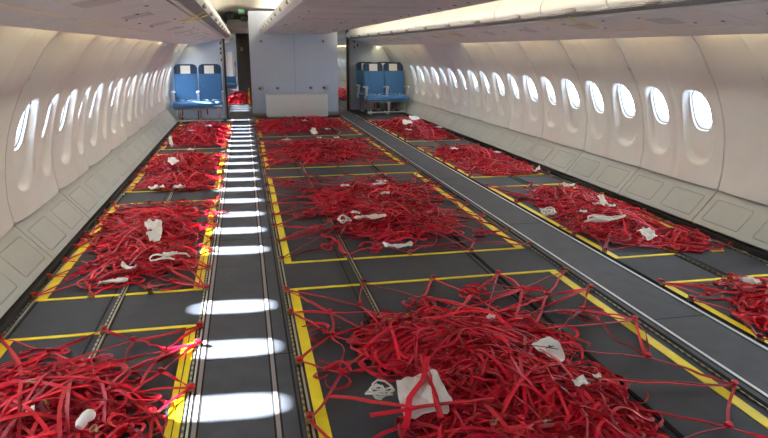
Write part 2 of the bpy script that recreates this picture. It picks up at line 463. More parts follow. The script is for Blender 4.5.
# seat tracks and cover strips set into the floor
tn = 4
def rail(x, w, material, lip=None, kind='track', y1=10.3):
    global tn
    m = MB()
    if kind == 'track':
        m.box(x - w / 2, x + w / 2, YB, y1, .0, .002, 1)
        m.box(x - w / 2, x - w * .18, YB, y1, .0, .0055, 0); m.box(x + w * .18, x + w / 2, YB, y1, .0, .0055, 2)
        o = m.build('trim_%d' % tn, [material, M['groove'], lip or material], smooth=False)
    else:
        m.box(x - w / 2 - .006, x + w / 2 + .006, YB, y1, .0, .003, 1); m.box(x - w / 2, x + w / 2, YB, y1, .0, .005, 0)
        o = m.build('trim_%d' % tn, [material, M['groove']], bevel=0, smooth=False)
    tn += 1; struct(o)
plain = mat('track_lip', (0.50, 0.48, 0.40), rough=0.35, metal=0.8)
rail(LOT, .020, M['brass'], plain); rail(LMT, .018, M['steel'], plain); rail(LAT, .018, M['steel'], mat('track_lip_pale', (0.68, 0.72, 0.66), rough=0.4, metal=0.6))
rail(CLT, .020, M['brass'], plain); rail(CMT, .018, M['brass'], plain); rail(CMU, .014, M['groove'], M['groove']); rail(CRT, .014, M['brass'], M['groove'])
rail(RAT, .010, M['groove'], M['groove']); rail(RMT, .014, M['brass'], M['groove']); rail(ROT, .014, M['brass'], plain)
rail(A1 + .002, .012, M['pink'], kind='strip'); rail(A2, .012, M['pink'], kind='strip')
rail(S1, .011, M['silver'], kind='strip'); rail(S2, .011, M['silver'], kind='strip')

# ------------------------------------------------------------------ yellow floor tape
def tape(x0, x1, y0, y1, label, double=False, wob=.002):
    xa, xb = min(x0, x1), max(x0, x1); m = MB(); n = 9
    long_y = (y1 - y0) > (x1 - x0)
    def strip(a0, a1):
        rings = []
        for i in range(n):
            t = i / (n - 1); e = rnd.uniform(-wob, wob) * .6
            if long_y:
                yy = y0 + (y1 - y0) * t; q = [(a0 + e, yy), (a1 + e, yy)]
            else:
                xx = x0 + (x1 - x0) * t; q = [(xx, a1 + e), (xx, a0 + e)]
            rings.append([(*q[0], .0005), (*q[1], .0005), (*q[1], .0030), (*q[0], .0030)])
        m.loft(rings)
    if double:
        mid = (x0 + x1) / 2; strip(x0, mid - .0018); strip(mid + .0018, x1)
    elif long_y: strip(x0, x1)
    else: strip(y0, y1)
    c = ((x0 + x1) / 2, (y0 + y1) / 2, 0)
    o = m.build('floor_tape', M['tape'], None, smooth=False, data_loc=c)
    setp(o, label, 'tape', 'yellow tape marking the net bays')
RANK = ['nearest', 'second nearest', 'third nearest', 'farthest']
BAYS = {'left': [(.55, 2.357), (2.77, 4.52), (4.93, 6.71), (7.06, 9.45)],
        'middle': [(.62, 2.665), (3.055, 5.26), (5.69, 7.48), (7.87, 9.90)],
        'right': [(.45, 2.405), (2.80, 4.55), (4.96, 6.66), (7.15, 9.47)]}
TW = .020
for col, (side0, side1, cuts) in {'left': ((-.889, -.845), (-.257, -.219), (LMT - .012, LMT + .012)), 'middle': ((.148, .183), (1.348, 1.386), (CMT - .015, CMT + .015)), 'right': ((1.752, 1.784), (2.372, 2.402), (RMT - .012, RMT + .012))}.items():
    for i, (y0, y1) in enumerate(BAYS[col]):
        nmb = '%s net bay, %s column' % (RANK[i], col)
        if not (col == 'right' and i == 1):
            tape(side0[0], side0[1], y0, y1 - .002, 'yellow floor tape along the left edge of ' + nmb)
            tape(side1[0], side1[1], y0, y1 - .002, 'yellow floor tape along the right edge of ' + nmb, double=(col == 'left'))
        else:
            tape(side0[0], side0[1], y0, y1 - .002, 'yellow floor tape along the left edge of ' + nmb)
            tape(side1[0], side1[1], y0 + .25, y1 - .002, 'yellow floor tape along the right edge of ' + nmb)
        for nm, yy in (('near', y0), ('far', y1)):
            if nm == 'near' and i == 0: continue
            ya, yb = (yy - TW, yy) if nm == 'near' else (yy, yy + TW)
            tape(side0[0], cuts[0], ya, yb, 'left piece of yellow tape across %s end of ' % nm + nmb)
            xe = 2.37 if col == 'right' else side1[1]
            xs = 2.30 if (col == 'right' and i == 1 and nm == 'near') else cuts[1]
            tape(xs, xe, ya, yb, 'right piece of yellow tape across %s end of ' % nm + nmb)

# ------------------------------------------------------------------ red cargo nets
class Net:
    def __init__(self, seed): self.r = np.random.default_rng(seed); self.V = []; self.F = []; self.T = []; self.n = 0
    def ribbon(self, P, w, tw, tone, th=.0022):
        P = np.asarray(P, float); n = len(P)
        if n < 2: return
        T = np.gradient(P, axis=0); T /= np.linalg.norm(T, axis=1)[:, None] + 1e-9
        sd = np.c_[T[:, 1], -T[:, 0], np.zeros(n)]; L = np.linalg.norm(sd, axis=1)[:, None]; sd = sd / np.maximum(L, 1e-4)
        N = np.cross(sd, T)
        N *= np.where(N[:, 2:3] < 0, -1, 1)
        c, s = np.cos(tw)[:, None], np.sin(tw)[:, None]
        side = sd * c + N * s; nr = np.cross(side, T)
        P = P.copy(); low = np.abs(side[:, 2]) * w / 2 + np.abs(nr[:, 2]) * th / 2 + .0045
        P[:, 2] = np.maximum(P[:, 2], low)
        a = side * w / 2; b = nr * th / 2
        ring = np.stack([P - a - b, P + a - b, P + a + b, P - a + b], axis=1).reshape(-1, 3)
        i = np.arange(n - 1)[:, None] * 4; k = np.arange(4)[None, :]; k2 = (k + 1) % 4
        F = np.stack([i + k, i + k2, i + 4 + k2, i + 4 + k], axis=-1).reshape(-1, 4)
        F = np.vstack([F, [[3, 2, 1, 0]], [[4 * n - 4, 4 * n - 3, 4 * n - 2, 4 * n - 1]]])
        self.V.append(ring); self.F.append(F + self.n); self.T.append(np.full(4 * n, tone)); self.n += 4 * n
    def snoise(self, n, amp, k=5):
        g = self.r.normal(0, amp, max(2, n // k + 2)); return np.interp(np.linspace(0, len(g) - 1, n), np.arange(len(g)), g)
    def strap(self, p, q, w=.0095, slack=.004, flat=True, dbl=.25):
        p = np.array(p, float); q = np.array(q, float); L = np.linalg.norm(q - p); n = max(6, int(L / .022) + 2)
        t = np.linspace(0, 1, n)[:, None]; d = (q - p)[:2] / (np.linalg.norm((q - p)[:2]) + 1e-9); nrm = np.array([-d[1], d[0]])
        env = np.sin(np.pi * t[:, 0])
        for rep in range(2 if self.r.random() < dbl else 1):
            lat = env * (self.snoise(n, slack, 7) + self.r.normal(0, slack * .7)) + rep * env * self.r.uniform(.008, .02)
            P = p + (q - p) * t; P[:, :2] += nrm * lat[:, None]
            P[:, 2] += env * np.abs(self.snoise(n, .004, 4))
            tw = np.linspace(self.r.normal(0, .25), self.r.normal(0, .25), n)
            if self.r.random() < .3: tw = tw + np.linspace(0, np.pi * self.r.choice([-1, 1]), n)
            self.ribbon(P, w * self.r.uniform(.85, 1.05), tw, self.tone())
    def tone(self): return float(np.clip(self.r.normal(1.0, .32), .45, 1.9))
    def knot(self, p, s=.014):
        # the stitched lump where straps of the net join: a short folded wrap
        a = self.r.uniform(0, np.pi); t = np.linspace(0, 2 * np.pi * 1.4, 12)
        P = np.c_[p[0] + np.cos(a) * s * .55 * np.cos(t), p[1] + np.sin(a) * s * .55 * np.cos(t), p[2] + .008 + .006 * np.sin(t)]
        P[:, 0] += np.linspace(-.002, .002, 12); self.ribbon(P, s * 1.15, np.zeros(12), self.tone())
    def heap(self, c, a, b, h, count, w=.0095, lmin=22, lmax=60, rot=0.0, lobes=None):
        r = self.r; step = .020
        lobes = lobes or [(c[0], c[1], a, b, h, rot)]
        wt = np.array([l[2] * l[3] for l in lobes]); wt = wt / wt.sum()
        for _ in range(count):
            lc = lobes[r.choice(len(lobes), p=wt)]; cx, cy, la, lb, lh, lr = lc
            cr, sr = np.cos(lr), np.sin(lr)
            n = int(r.integers(lmin, lmax)); lim = r.uniform(.45, 1.30); rad = np.sqrt(r.random()) * .95; th = r.uniform(0, 2 * np.pi)
            u = np.array([rad * np.cos(th) * la, rad * np.sin(th) * lb]); ang = r.uniform(0, 2 * np.pi)
            style = r.random()
            ks = 3.5 if style < .42 else (15 if style < .74 else 36)
            kap = r.normal(0, ks)
            pts = []; lay = r.random() ** .8
            for i in range(n):
                if i % 6 == 0:
                    kap = .4 * kap + r.normal(0, ks)
                rr2 = (u[0] / la) ** 2 + (u[1] / lb) ** 2
                if rr2 > lim:
                    want = np.arctan2(-u[1], -u[0]); dlt = (want - ang + np.pi) % (2 * np.pi) - np.pi
                    ang += np.clip(dlt, -.5, .5)
                else: ang += np.clip(kap * step, -.75, .75)
                st_ = step * (1.25 if ks < 5 else (1.0 if ks < 20 else .7)); u = u + st_ * np.array([np.cos(ang), np.sin(ang)])
                env = lh * (.55 + .45 * math.sin(9 * u[0] + 7 * u[1] + 3 * cx)) * max(0, 1 - min(1.05, rr2) ** 1.3 * .93)
                pts.append((cx + u[0] * cr - u[1] * sr, cy + u[0] * sr + u[1] * cr, .005 + env * lay))
            P = np.array(pts); P[:, 2] += np.abs(self.snoise(n, .010 + lh * .10, 5))
            # soften
            for _k in range(1): P[1:-1] = (P[:-2] + 2 * P[1:-1] + P[2:]) / 4
            tw = self.snoise(n, .85 if ks < 30 else .5, 6)
            self.ribbon(P, w * r.uniform(.85, 1.1), tw, self.tone())
            if r.random() < .35: self.knot(P[int(r.integers(n))], .012)
        # tensioned straps drawn across the top of the heap
        for _ in range(int(count * .13)):
            cx, cy, la, lb, lh, lr = lobes[r.choice(len(lobes), p=wt)]
            t0 = r.uniform(0, 2 * np.pi); t1 = t0 + np.pi + r.normal(0, .7); k0, k1 = r.uniform(.4, 1.0, 2)
            p = np.array([cx + la * k0 * np.cos(t0), cy + lb * k0 * np.sin(t0), 0]); q = np.array([cx + la * k1 * np.cos(t1), cy + lb * k1 * np.sin(t1), 0])
            n = max(10, int(np.linalg.norm(q - p) / .025)); t = np.linspace(0, 1, n)[:, None]; P = p + (q - p) * t
            P[:, 2] = .012 + lh * .95 * (1 - np.abs(2 * t[:, 0] - 1) ** 2.2) + np.abs(self.snoise(n, .004, 6))
            P[:, 0] += self.snoise(n, .006, 8); P[:, 1] += self.snoise(n, .006, 8)
            self.ribbon(P, w * 1.05, np.linspace(r.normal(0, .4), r.normal(0, .4), n), self.tone() * 1.1)
    def build(self, name, parent):
        return np_mesh(name, np.vstack(self.V), np.vstack(self.F), M['red'], parent=parent, tone=np.concatenate(self.T), angle=50)

# anchor hook mesh shared by all nets: a stud with a ring and a folded strap eye
def hook_mesh():
    m = MB()
    m.box(-.010, .010, -.014, .014, .003, .009)
    m.tube([(0.011 * math.cos(t), .0, .016 + .009 * math.sin(t)) for t in [i * math.pi / 5 for i in range(10)]], .0026, 6, closed=True)
    m.disc((0, 0, .008), .006, (0, 0, 1), 10, .006)
    o = m.build('anchor_hook', M['hook'], None); me = o.data; bpy.data.objects.remove(o); return me
def ring_mesh():
    m = MB(); m.tube([(0.010 * math.cos(t), .007 * math.sin(t), 0) for t in [i * math.pi / 6 for i in range(12)]], .0022, 6, closed=True)
    m.box(-.004, .004, .006, .016, -.0015, .0015)
    o = m.build('metal_ring', M['hook'], None); me = o.data; bpy.data.objects.remove(o); return me
HOOK, RING = hook_mesh(), ring_mesh()
def put(me, name, parent, loc, rot=(0, 0, 0), label=None):
    o = bpy.data.objects.new(name, me); C.objects.link(o); o.parent = parent
    o.location = Vector(loc) * S - wloc(parent); o.rotation_euler = rot
    if label: o['label'] = label
    return o

def crumple(m, c, sx, sy, rot, seed, amp=.012, n=12, p=6.0, tilt=(0, 0), fold=0.0, base=.0):
    """a crumpled sheet with thickness"""
    r = random.Random(seed); ph = [r.uniform(0, 6.3) for _ in range(8)]
    cr, sr = math.cos(rot), math.sin(rot); rows = []
    def at(i, j, dz):
        u = -1 + 2 * i / n; v = -1 + 2 * j / n
        k = (abs(u) ** p + abs(v) ** p) ** (1 / p); mx = max(abs(u), abs(v))
        if k > 1e-6: u, v = u * mx / k, v * mx / k
        e = 1 + .10 * math.sin(3 * math.atan2(v, u) + ph[0])
        z = amp * (math.sin(3.1 * u + ph[1]) * math.cos(2.6 * v + ph[2]) + .6 * abs(math.sin(4.3 * u + 3 * v + ph[3])) + .35 * math.sin(8 * v - 5 * u + ph[4])) + tilt[0] * u + tilt[1] * v + fold * u * u
        x, y = u * sx * e, v * sy * e
        return (c[0] + x * cr - y * sr, c[1] + x * sr + y * cr, c[2] + z + dz)
    top = [at(i, j, .0012) for j in range(n + 1) for i in range(n + 1)]; bot = [at(i, j, -.0012) for j in range(n + 1) for i in range(n + 1)]
    N = (n + 1) ** 2; fs = []
    for j in range(n):
        for i in range(n):
            a = j * (n + 1) + i; fs.append((a, a + 1, a + n + 2, a + n + 1)); fs.append((N + a + n + 1, N + a + n + 2, N + a + 1, N + a))
    bd = [i for i in range(n)] + [n + j * (n + 1) for j in range(n)] + [N - 1 - i for i in range(n)] + [n * (n + 1) - j * (n + 1) for j in range(n)]
    for k in range(len(bd)):
        a, b = bd[k], bd[(k + 1) % len(bd)]; fs.append((b, a, N + a, N + b))
    m.add(top + bot, fs)

def cargo_net(label, bay, lobes, count, anchors, seed, tags=(), rings=5, w=.0095, group='red cargo nets laid out on the floor', mesh_rows=True, lm=(22, 60)):
    lobes = [(l[0], l[1], l[2] * 1.04, l[3] * 1.04, l[4] * (.74 if 2.7 < l[1] < 11 else 1), l[5]) for l in lobes]
    tags = [(tg[0], tg[1], tg[2] * (.8 if 2.7 < tg[1] < 11 else 1)) + tuple(tg[3:]) for tg in tags]
    c0 = (np.mean([l[0] for l in lobes]), np.mean([l[1] for l in lobes]), 0)
    t = thing('cargo_net', label, 'net', c0, group)
    g = Net(seed); g.heap(None, 0, 0, 0, int(count * .78), w, lm[0], lm[1], lobes=lobes)
    r = g.r
    def heap_pt(px, py, depth):
        # the point just inside the heap nearest to (px, py)
        best = None
        for cx, cy, a, b, h, rt in lobes:
            dx, dy = px - cx, py - cy; k = math.hypot(dx / a, dy / b)
            if k < 1e-6: continue
            q = (cx + dx / k * depth, cy + dy / k * depth, h * .35 + .01)
            d = math.hypot(q[0] - px, q[1] - py)
            if best is None or d < best[0]: best = (d, q)
        return best[1]
    per = anchors; nodes = []
    N = len(per)
    for i in range(N):
        a = per[i]; b = per[(i + 1) % N]
        if math.hypot(a[0] - b[0], a[1] - b[1]) > .75: nodes.append(None); continue
        mx, my = (a[0] + b[0]) / 2, (a[1] + b[1]) / 2; hp = heap_pt(mx, my, .85)
        f = r.uniform(.30, .62); nodes.append((mx + (hp[0] - mx) * f + r.normal(0, .012), my + (hp[1] - my) * f + r.normal(0, .012), .010 + .02 * f))
    for i in range(N):
        a = (per[i][0], per[i][1], .012); done = False
        for nd in (nodes[i], nodes[i - 1]):
            if nd is not None and mesh_rows: g.strap(a, nd, w); done = True
        if not done or r.random() < .35:
            g.strap(a, heap_pt(a[0], a[1], .75), w, dbl=.5)
        put(HOOK, 'anchor_hook', t, (per[i][0], per[i][1], .002), (0, 0, r.uniform(-.4, .4)))
        g.knot((a[0] + r.normal(0, .004), a[1] + r.normal(0, .004), .014), .015)
    if mesh_rows:
        for i in range(N):
            nd = nodes[i]
            if nd is None: continue
            g.knot(nd)
            if r.random() < .45:      # slack bunched up beside a joint
                g.heap(None, 0, 0, 0, int(r.integers(2, 5)), w, 8, 20, lobes=[(nd[0] + r.normal(0, .02), nd[1] + r.normal(0, .02), .05, .05, .02, 0)])
            hp = heap_pt(nd[0], nd[1], .8)
            for s in (-1, 1):
                if r.random() < .85:
                    dx, dy = hp[0] - nd[0], hp[1] - nd[1]; L = math.hypot(dx, dy) + 1e-6
                    o = r.uniform(.05, .14) * s
                    g.strap(nd, (hp[0] - dy / L * o, hp[1] + dx / L * o, hp[2]), w)
            nx = nodes[(i + 1) % N]
            if nx is not None and r.random() < .45: g.strap(nd, nx, w, slack=.02)
    g.build('webbing', t)
    for k in range(rings):
        lc = lobes[int(r.integers(len(lobes)))]; th = r.uniform(0, 6.28); rd = r.uniform(.2, .95)
        x, y = lc[0] + lc[2] * rd * math.cos(th), lc[1] + lc[3] * rd * math.sin(th)
        put(RING, 'metal_ring', t, (x, y, lc[4] * (1 - rd ** 2.6 * .9) + .022), (r.normal(0, .4), r.normal(0, .4), r.uniform(0, 6.3)))
    for k, tg in enumerate(tags):
        x, y, z, sx, sy, rot = tg[:6]
        m = MB(); crumple(m, (x, y, z), sx, sy, rot, seed * 7 + k, amp=min(.006, sx * .25), n=7)
        m.build('label_tag', M['white'], t)
    return t

def border(bay, x0, x1, sides='LRNF', sp=.28, jit=.03, seed=1):
    r = random.Random(seed); y0, y1 = bay; out = []
    def run(a, b): n = max(2, round(abs(b - a) / sp)); return [a + (b - a) * k / n for k in range(n + 1)]
    if 'F' in sides: out += [(x, y1 + .005) for x in run(x0, x1)[:-1]]
    if 'R' in sides: out += [(x1, y) for y in run(y1, y0)[:-1]]
    else: out += [(x1, y1)]
    if 'N' in sides: out += [(x, y0 - .005) for x in run(x1, x0)[:-1]]
    else: out += [(x1, y0)]
    if 'L' in sides: out += [(x0, y) for y in run(y0, y1)[:-1]]
    else: out += [(x0, y0)]
    return [(x + r.uniform(-.004, .004), y + r.uniform(-jit, jit)) for x, y in out]

B = BAYS
# middle column
c1 = [(.131, 2.645), (CMT, 2.665), (.78, 2.655), (CMU, 2.66), (1.41, 2.63), (1.40, 2.40), (1.40, 2.05), (1.41, 1.54), (1.41, 1.1), (1.1, .75), (.6, .7), (.131, .85), (.131, 1.25), (.131, 1.62), (.131, 1.98), (.131, 2.40)]
cargo_net('largest red cargo net, nearest in the middle column, white bag on top', B['middle'][0],
          [(.76, 1.98, .30, .28, .065, 0), (.80, 1.66, .25, .34, .085, .1), (.58, 2.02, .22, .22, .05, 0), (.62, 1.36, .26, .25, .06, 0), (.86, 1.45, .14, .28, .05, 0)], 560, c1, 11,
          tags=[(.88, 1.51, .10, .022, .018, .3), (.80, 2.00, .10, .016, .012, .8), (.985, 1.60, .06, .012, .01, 0)], rings=14, w=.0098, lm=(26, 75))
cargo_net('red cargo net second nearest in the middle column, stretched wide over its bay', B['middle'][1],
          [(.86, 4.35, .36, .50, .10, 0), (.84, 3.68, .34, .42, .10, 0), (.70, 4.1, .22, .6, .08, 0)], 460, border(B['middle'][1], .131, 1.41, sp=.30, seed=3), 12,
          tags=[(.65, 4.42, .11, .03, .02, .2), (.90, 4.46, .10, .05, .02, .1), (.60, 3.67, .10, .02, .03, .5), (.86, 4.05, .13, .03, .025, .9), (.95, 4.6, .09, .045, .02, -.1)], rings=9, w=.0098)
cargo_net('red cargo net third nearest in the middle column', B['middle'][2],
          [(.80, 6.7, .38, .52, .11, 0), (.70, 6.35, .3, .40, .08, 0)], 380, border(B['middle'][2], .131, 1.41, sp=.32, seed=4), 13,
          tags=[(.42, 7.1, .08, .05, .03, .1), (.95, 7.0, .11, .03, .03, .4), (.75, 6.9, .13, .025, .03, .2)], rings=4, w=.0118)
cargo_net('red cargo net farthest in the middle column, at the foot of the grey bulkhead', B['middle'][3],
          [(.78, 9.0, .42, .62, .13, 0), (.55, 8.7, .34, .5, .10, 0)], 380, border(B['middle'][3], .131, 1.41, sp=.36, seed=5), 14,
          tags=[(.60, 9.3, .13, .05, .04, .2), (.75, 8.6, .14, .03, .05, .4), (.98, 8.0, .08, .035, .03, 0)], rings=2, w=.0118)
# left column
l1 = [(-.893, 2.37), (LMT, 2.37), (-.206, 2.335), (-.204, 2.185), (-.204, 1.87), (-.204, 1.50), (-.204, 1.1), (-.5, .7), (-.89, .9), (-.893, 1.6), (-.893, 2.05)]
cargo_net('red cargo net nearest in the left column, in the bottom left corner of the photo', B['left'][0],
          [(-.60, 1.78, .25, .30, .075, 0), (-.62, 1.42, .25, .30, .08, 0)], 300, l1, 21, tags=[(-.60, 1.72, .075, .010, .026, .2)], rings=12, w=.0104, lm=(24, 70))
cargo_net('red cargo net second nearest in the left column, straps running to the aisle track', B['left'][1],
          [(-.55, 3.65, .22, .40, .10, 0), (-.50, 3.20, .18, .22, .09, 0), (-.60, 4.05, .24, .24, .07, 0)], 300, border(B['left'][1], -.893, -.206, sp=.26, seed=7), 22, rings=8,
          tags=[(-.40, 3.16, .06, .045, .012, .5), (-.50, 3.42, .11, .03, .02, .3)])
cargo_net('red cargo net third nearest in the left column, white strips across it', B['left'][2],
          [(-.56, 5.95, .24, .55, .12, 0), (-.52, 5.2, .22, .30, .09, 0)], 280, border(B['left'][2], -.893, -.206, sp=.30, seed=8), 23, rings=4, w=.0098,
          tags=[(-.52, 6.3, .13, .025, .03, .5)])
cargo_net('red cargo net farthest in the left column, in front of the left seat pair', B['left'][3],
          [(-.56, 8.5, .26, .70, .14, 0), (-.54, 7.6, .25, .40, .10, 0)], 280, border(B['left'][3], -.893, -.206, sp=.36, seed=9), 24, rings=2, w=.0118,
          tags=[(-.45, 8.3, .13, .04, .05, .2), (-.62, 7.9, .12, .03, .04, .9)])
# right column
r1 = [(1.748, 2.395), (2.10, 2.415), (2.44, 2.41), (2.44, 2.0), (2.44, 1.6), (2.1, .9), (1.75, 1.2), (1.745, 1.52), (1.745, 1.82), (1.745, 2.20)]
cargo_net('red cargo net nearest in the right column, at the right edge of the photo', B['right'][0],
          [(2.10, 1.95, .24, .30, .085, 0), (2.12, 1.55, .24, .30, .08, 0)], 260, r1, 31, rings=6, tags=[])
r2 = [(1.748, 4.55), (2.10, 4.56), (2.42, 4.45), (2.44, 4.1), (2.44, 3.6), (2.44, 3.1), (2.44, 2.83), (2.10, 2.80), (1.747, 2.88), (1.745, 3.20), (1.745, 4.0)]
cargo_net('red cargo net second nearest in the right column, with white cords and slips on top', B['right'][1],
          [(2.12, 3.85, .23, .45, .10, 0), (2.06, 3.30, .24, .36, .11, 0), (2.22, 3.0, .14, .18, .06, 0)], 330, r2, 32, rings=5,
          tags=[(2.06, 3.52, .12, .022, .016, .3), (2.12, 3.45, .12, .02, .02, .9), (1.92, 3.42, .10, .022, .02, 1.2)])
cargo_net('red cargo net third nearest in the right column, narrow heap beside the wall', B['right'][2],
          [(2.10, 5.9, .26, .55, .11, 0), (2.12, 5.3, .22, .32, .08, 0)], 280, border(B['right'][2], 1.748, 2.44, sp=.32, seed=10), 33, rings=3, w=.0098,
          tags=[(1.95, 6.0, .10, .03, .04, .3), (2.3, 5.75, .09, .03, .035, .7)])
cargo_net('red cargo net farthest in the right column, in front of the right seat pair', B['right'][3],
          [(2.10, 8.4, .28, .80, .13, 0), (2.12, 7.6, .25, .42, .09, 0)], 280, border(B['right'][3], 1.748, 2.44, sp=.38, seed=12), 34, rings=2, w=.0118,
          tags=[(2.3, 7.7, .11, .04, .04, .2), (1.9, 7.6, .10, .03, .05, .2)])
# next cabin
cargo_net('red net heap seen through the left doorway beyond the partition', None, [(-.10, 13.4, .24, .75, .20, 0)], 150, [(-.34, 12.8), (.12, 12.8), (.12, 13.6), (.12, 14.2), (-.34, 14.2)], 41, rings=0, w=.024, mesh_rows=False, group='red nets in the next cabin',
          tags=[(-.1, 13.0, .18, .05, .06, .2), (-.2, 13.5, .24, .05, .06, .7)])
cargo_net('red net heap seen through the right gap between bulkhead and dark post', None, [(2.05, 14.2, .30, .9, .20, 0)], 150, [(1.75, 13.3), (2.4, 13.3), (2.4, 15.0), (1.75, 15.0)], 42, rings=0, w=.024, mesh_rows=False, group='red nets in the next cabin')

# ------------------------------------------------------------------ loose white papers, cords and slips on the nets
def paper(name, label, cat, c, sx, sy, rot, seed, **k):
    ink = k.pop('ink', False)
    if c[1] > 2.75: c = (c[0], c[1], max(.02, c[2] * .8))
    m = MB(); crumple(m, c, sx, sy, rot, seed, **k)
    if not ink:
        o = m.build(name, M['white'], None, data_loc=(c[0], c[1], c[2])); return setp(o, label, cat, 'white slips and bags lying on the red nets')
    t = thing(name, label, cat, c, 'white slips and bags lying on the red nets'); m.build('sheet', M['white'], t)
    m = MB(); r = random.Random(seed)
    for q in range(7):
        u = -.012 + .004 * q; h = r.uniform(.003, .009)
        m.box(c[0] + u, c[0] + u + .0022, c[1] - h, c[1] + r.uniform(-.002, h), c[2] + .0165, c[2] + .0180)
    m.build('print', M['ink'], t)
    return t
bag = thing('paper_bag', 'large crumpled white bag under red straps on the nearest middle net', 'bag', (.445, 1.60, .05), 'white slips and bags lying on the red nets')
m = MB(); crumple(m, (.430, 1.568, .075), .058, .070, .10, 5, amp=.008, n=20, p=8, tilt=(.004, .020), fold=.006); m.build('sheet', M['white'], bag)
m = MB(); crumple(m, (.470, 1.575, .086), .034, .062, .10, 9, amp=.007, n=14, p=8, tilt=(.004, .020)); m.build('flap', M['white'], bag)
o_st = Net(77)
for a, b in (((.36, 1.45, .060), (.49, 1.70, .125)), ((.46, 1.46, .070), (.475, 1.72, .125)), ((.28, 1.510, .070), (.62, 1.500, .085)), ((.20, 1.70, .03), (.40, 1.50, .085))):
    o_st.strap(a, b, .0165, slack=.006)
os_ = o_st.build('net_strap', None); os_.parent = [o for o in C.objects if o.get('label', '').startswith('largest red')][0]; os_.location = -os_.parent.location
paper('paper_pouch', 'oval white tag with black print in the nearest middle net', 'tag', (.902, 1.755, .075), .046, .050, .35, 15, amp=.005, n=14, p=2.4, tilt=(.0, .014), fold=.016, ink=True)
paper('paper_slip', 'white slip on bare floor at the near edge of the second middle net', 'slip', (.73, 3.145, .022), .075, .022, -.15, 21, amp=.010, n=12, p=3, fold=.012)
paper('paper_slip', 'long white slip across the heap of the second middle net', 'slip', (.66, 3.50, .115), 0.0892, 0.0221, .06, 22, amp=.009, n=12, p=3)
paper('paper_slip', 'pinkish white cloth slip in the middle of the second left net', 'slip', (-.50, 3.50, .125), 0.0413, 0.0338, .3, 23, amp=.014, n=12, p=4, tilt=(0, .02))
paper('paper_slip', 'second white slip beneath the cloth slip on the second left net', 'slip', (-.475, 3.33, .118), 0.0310, 0.0310, 0, 24, amp=.012, n=12, p=4, tilt=(0, .02))
paper('paper_slip', 'thin white slip at the near end of the second left net', 'slip', (-.60, 2.86, .035), .058, .014, .2, 25, amp=.008, n=10, p=3)
paper('paper_slip', 'curled white slip beside a thin slip, near end of second left net', 'slip', (-.55, 2.99, .05), .040, .014, -.5, 26, amp=.008, n=10, p=3, fold=.02)
paper('paper_slip', 'white slip at the near edge of the third left net, left one of two', 'slip', (-.66, 4.90, .035), 0.0562, 0.0263, .5, 27, amp=.012, n=10, p=3)
paper('paper_slip', 'white slip at the near edge of the third left net, right one of two', 'slip', (-.50, 4.88, .035), 0.0420, 0.0245, .1, 28, amp=.014, n=10, p=3)
paper('paper_slip', 'white slip high on the heap of the third left net', 'slip', (-.60, 5.55, .15), 0.0423, 0.0325, .4, 29, amp=.012, n=10, p=3, tilt=(0, .02))
paper('paper_slip', 'white slip standing up at the left of the farthest left net', 'slip', (-.80, 7.35, .06), 0.0180, 0.0600, .2, 30, amp=.012, n=10, p=3, tilt=(0, .05))
paper('paper_slip', 'white slip at the near right end of the second right net', 'slip', (2.00, 2.90, .10), .045, .040, .3, 31, amp=.012, n=10, p=4, tilt=(0, .015))
paper('paper_slip', 'white slip near the top of the heap of the second right net', 'slip', (2.085, 3.50, .15), .022, .045, .1, 35, amp=.010, n=10, p=4, tilt=(0, .02))
paper('paper_slip', 'white slip at the right side of the third right net', 'slip', (2.33, 4.97, .04), .060, .020, .6, 32, amp=.010, n=10, p=3, fold=.02)
paper('paper_slip', 'round white slip on the farthest right net, left one of two', 'slip', (1.99, 8.05, .15), .060, .075, 0, 33, amp=.010, n=10, p=2.4, tilt=(0, .02))
paper('paper_slip', 'flat white slip on the farthest right net, right one of two', 'slip', (2.20, 8.5, .15), .075, .08, .4, 34, amp=.010, n=10, p=3, tilt=(0, .02))
paper('paper_slip', 'curved white slip on the nearest right net at the photo edge', 'slip', (1.975, 2.15, .085), .012, .042, .5, 36, amp=.010, n=10, p=3, fold=.01)
paper('paper_slip', 'white slip at the near edge of the farthest middle net', 'slip', (.80, 7.95, .05), .040, .05, .2, 37, amp=.012, n=10, p=4, tilt=(0, .03))
roll = MB()
pts = [(-.447 + .020 * t, 1.575 + .055 * t, .088 + .01 * math.sin(3 * t)) for t in [i / 8 for i in range(9)]]
roll.tube(pts, [.010, .013, .014, .0125, .0135, .015, .016, .0155, .011], 10)
setp(roll.build('paper_roll', M['white'], None, data_loc=(-.44, 1.6, .09)), 'white rolled paper tag on the nearest left net', 'tag', 'white slips and bags lying on the red nets')
def cord(label, c, spread, loops, seed, r_=.0042):
    if c[1] > 2.75: c = (c[0], c[1], c[2] * .8)
    r = random.Random(seed); pts = []
    N = loops * 10
    for i in range(N):
        t = i / 10 * 2 * math.pi
        rad = 1 + .25 * math.sin(t * .37 + seed)
        pts.append((c[0] + spread[0] * math.cos(t) * rad + spread[0] * .5 * math.sin(t * .31 + seed), c[1] + spread[1] * math.sin(t) * rad + spread[1] * .5 * math.cos(t * .23 + seed), c[2] + .010 * math.sin(t * 1.7) + .012 * i / N))
    m = MB(); m.tube(pts, r_, 6)
    setp(m.build('white_cord', M['cord'], None, data_loc=c), label, 'cord', 'white cords tangled in the red nets')
cord('coil of white cord at the left side of the second right net', (1.78, 3.60, .045), (.032, .045), 4, 2, .006)
cord('small white cord loop at the far end of the second right net', (2.16, 4.07, .11), (.026, .045), 2, 3, .006)
cord('wavy white cord across the near heap of the second right net', (1.90, 3.17, .115), (.085, .035), 3, 4, .006)
cord('white cord ends beside the crumpled bag on the nearest middle net', (.340, 1.675, .04), (.030, .030), 4, 5, .0030)
cord('white cord loop at the left of the heap of the second middle net', (.52, 3.62, .06), (.028, .06), 2, 6, .005)
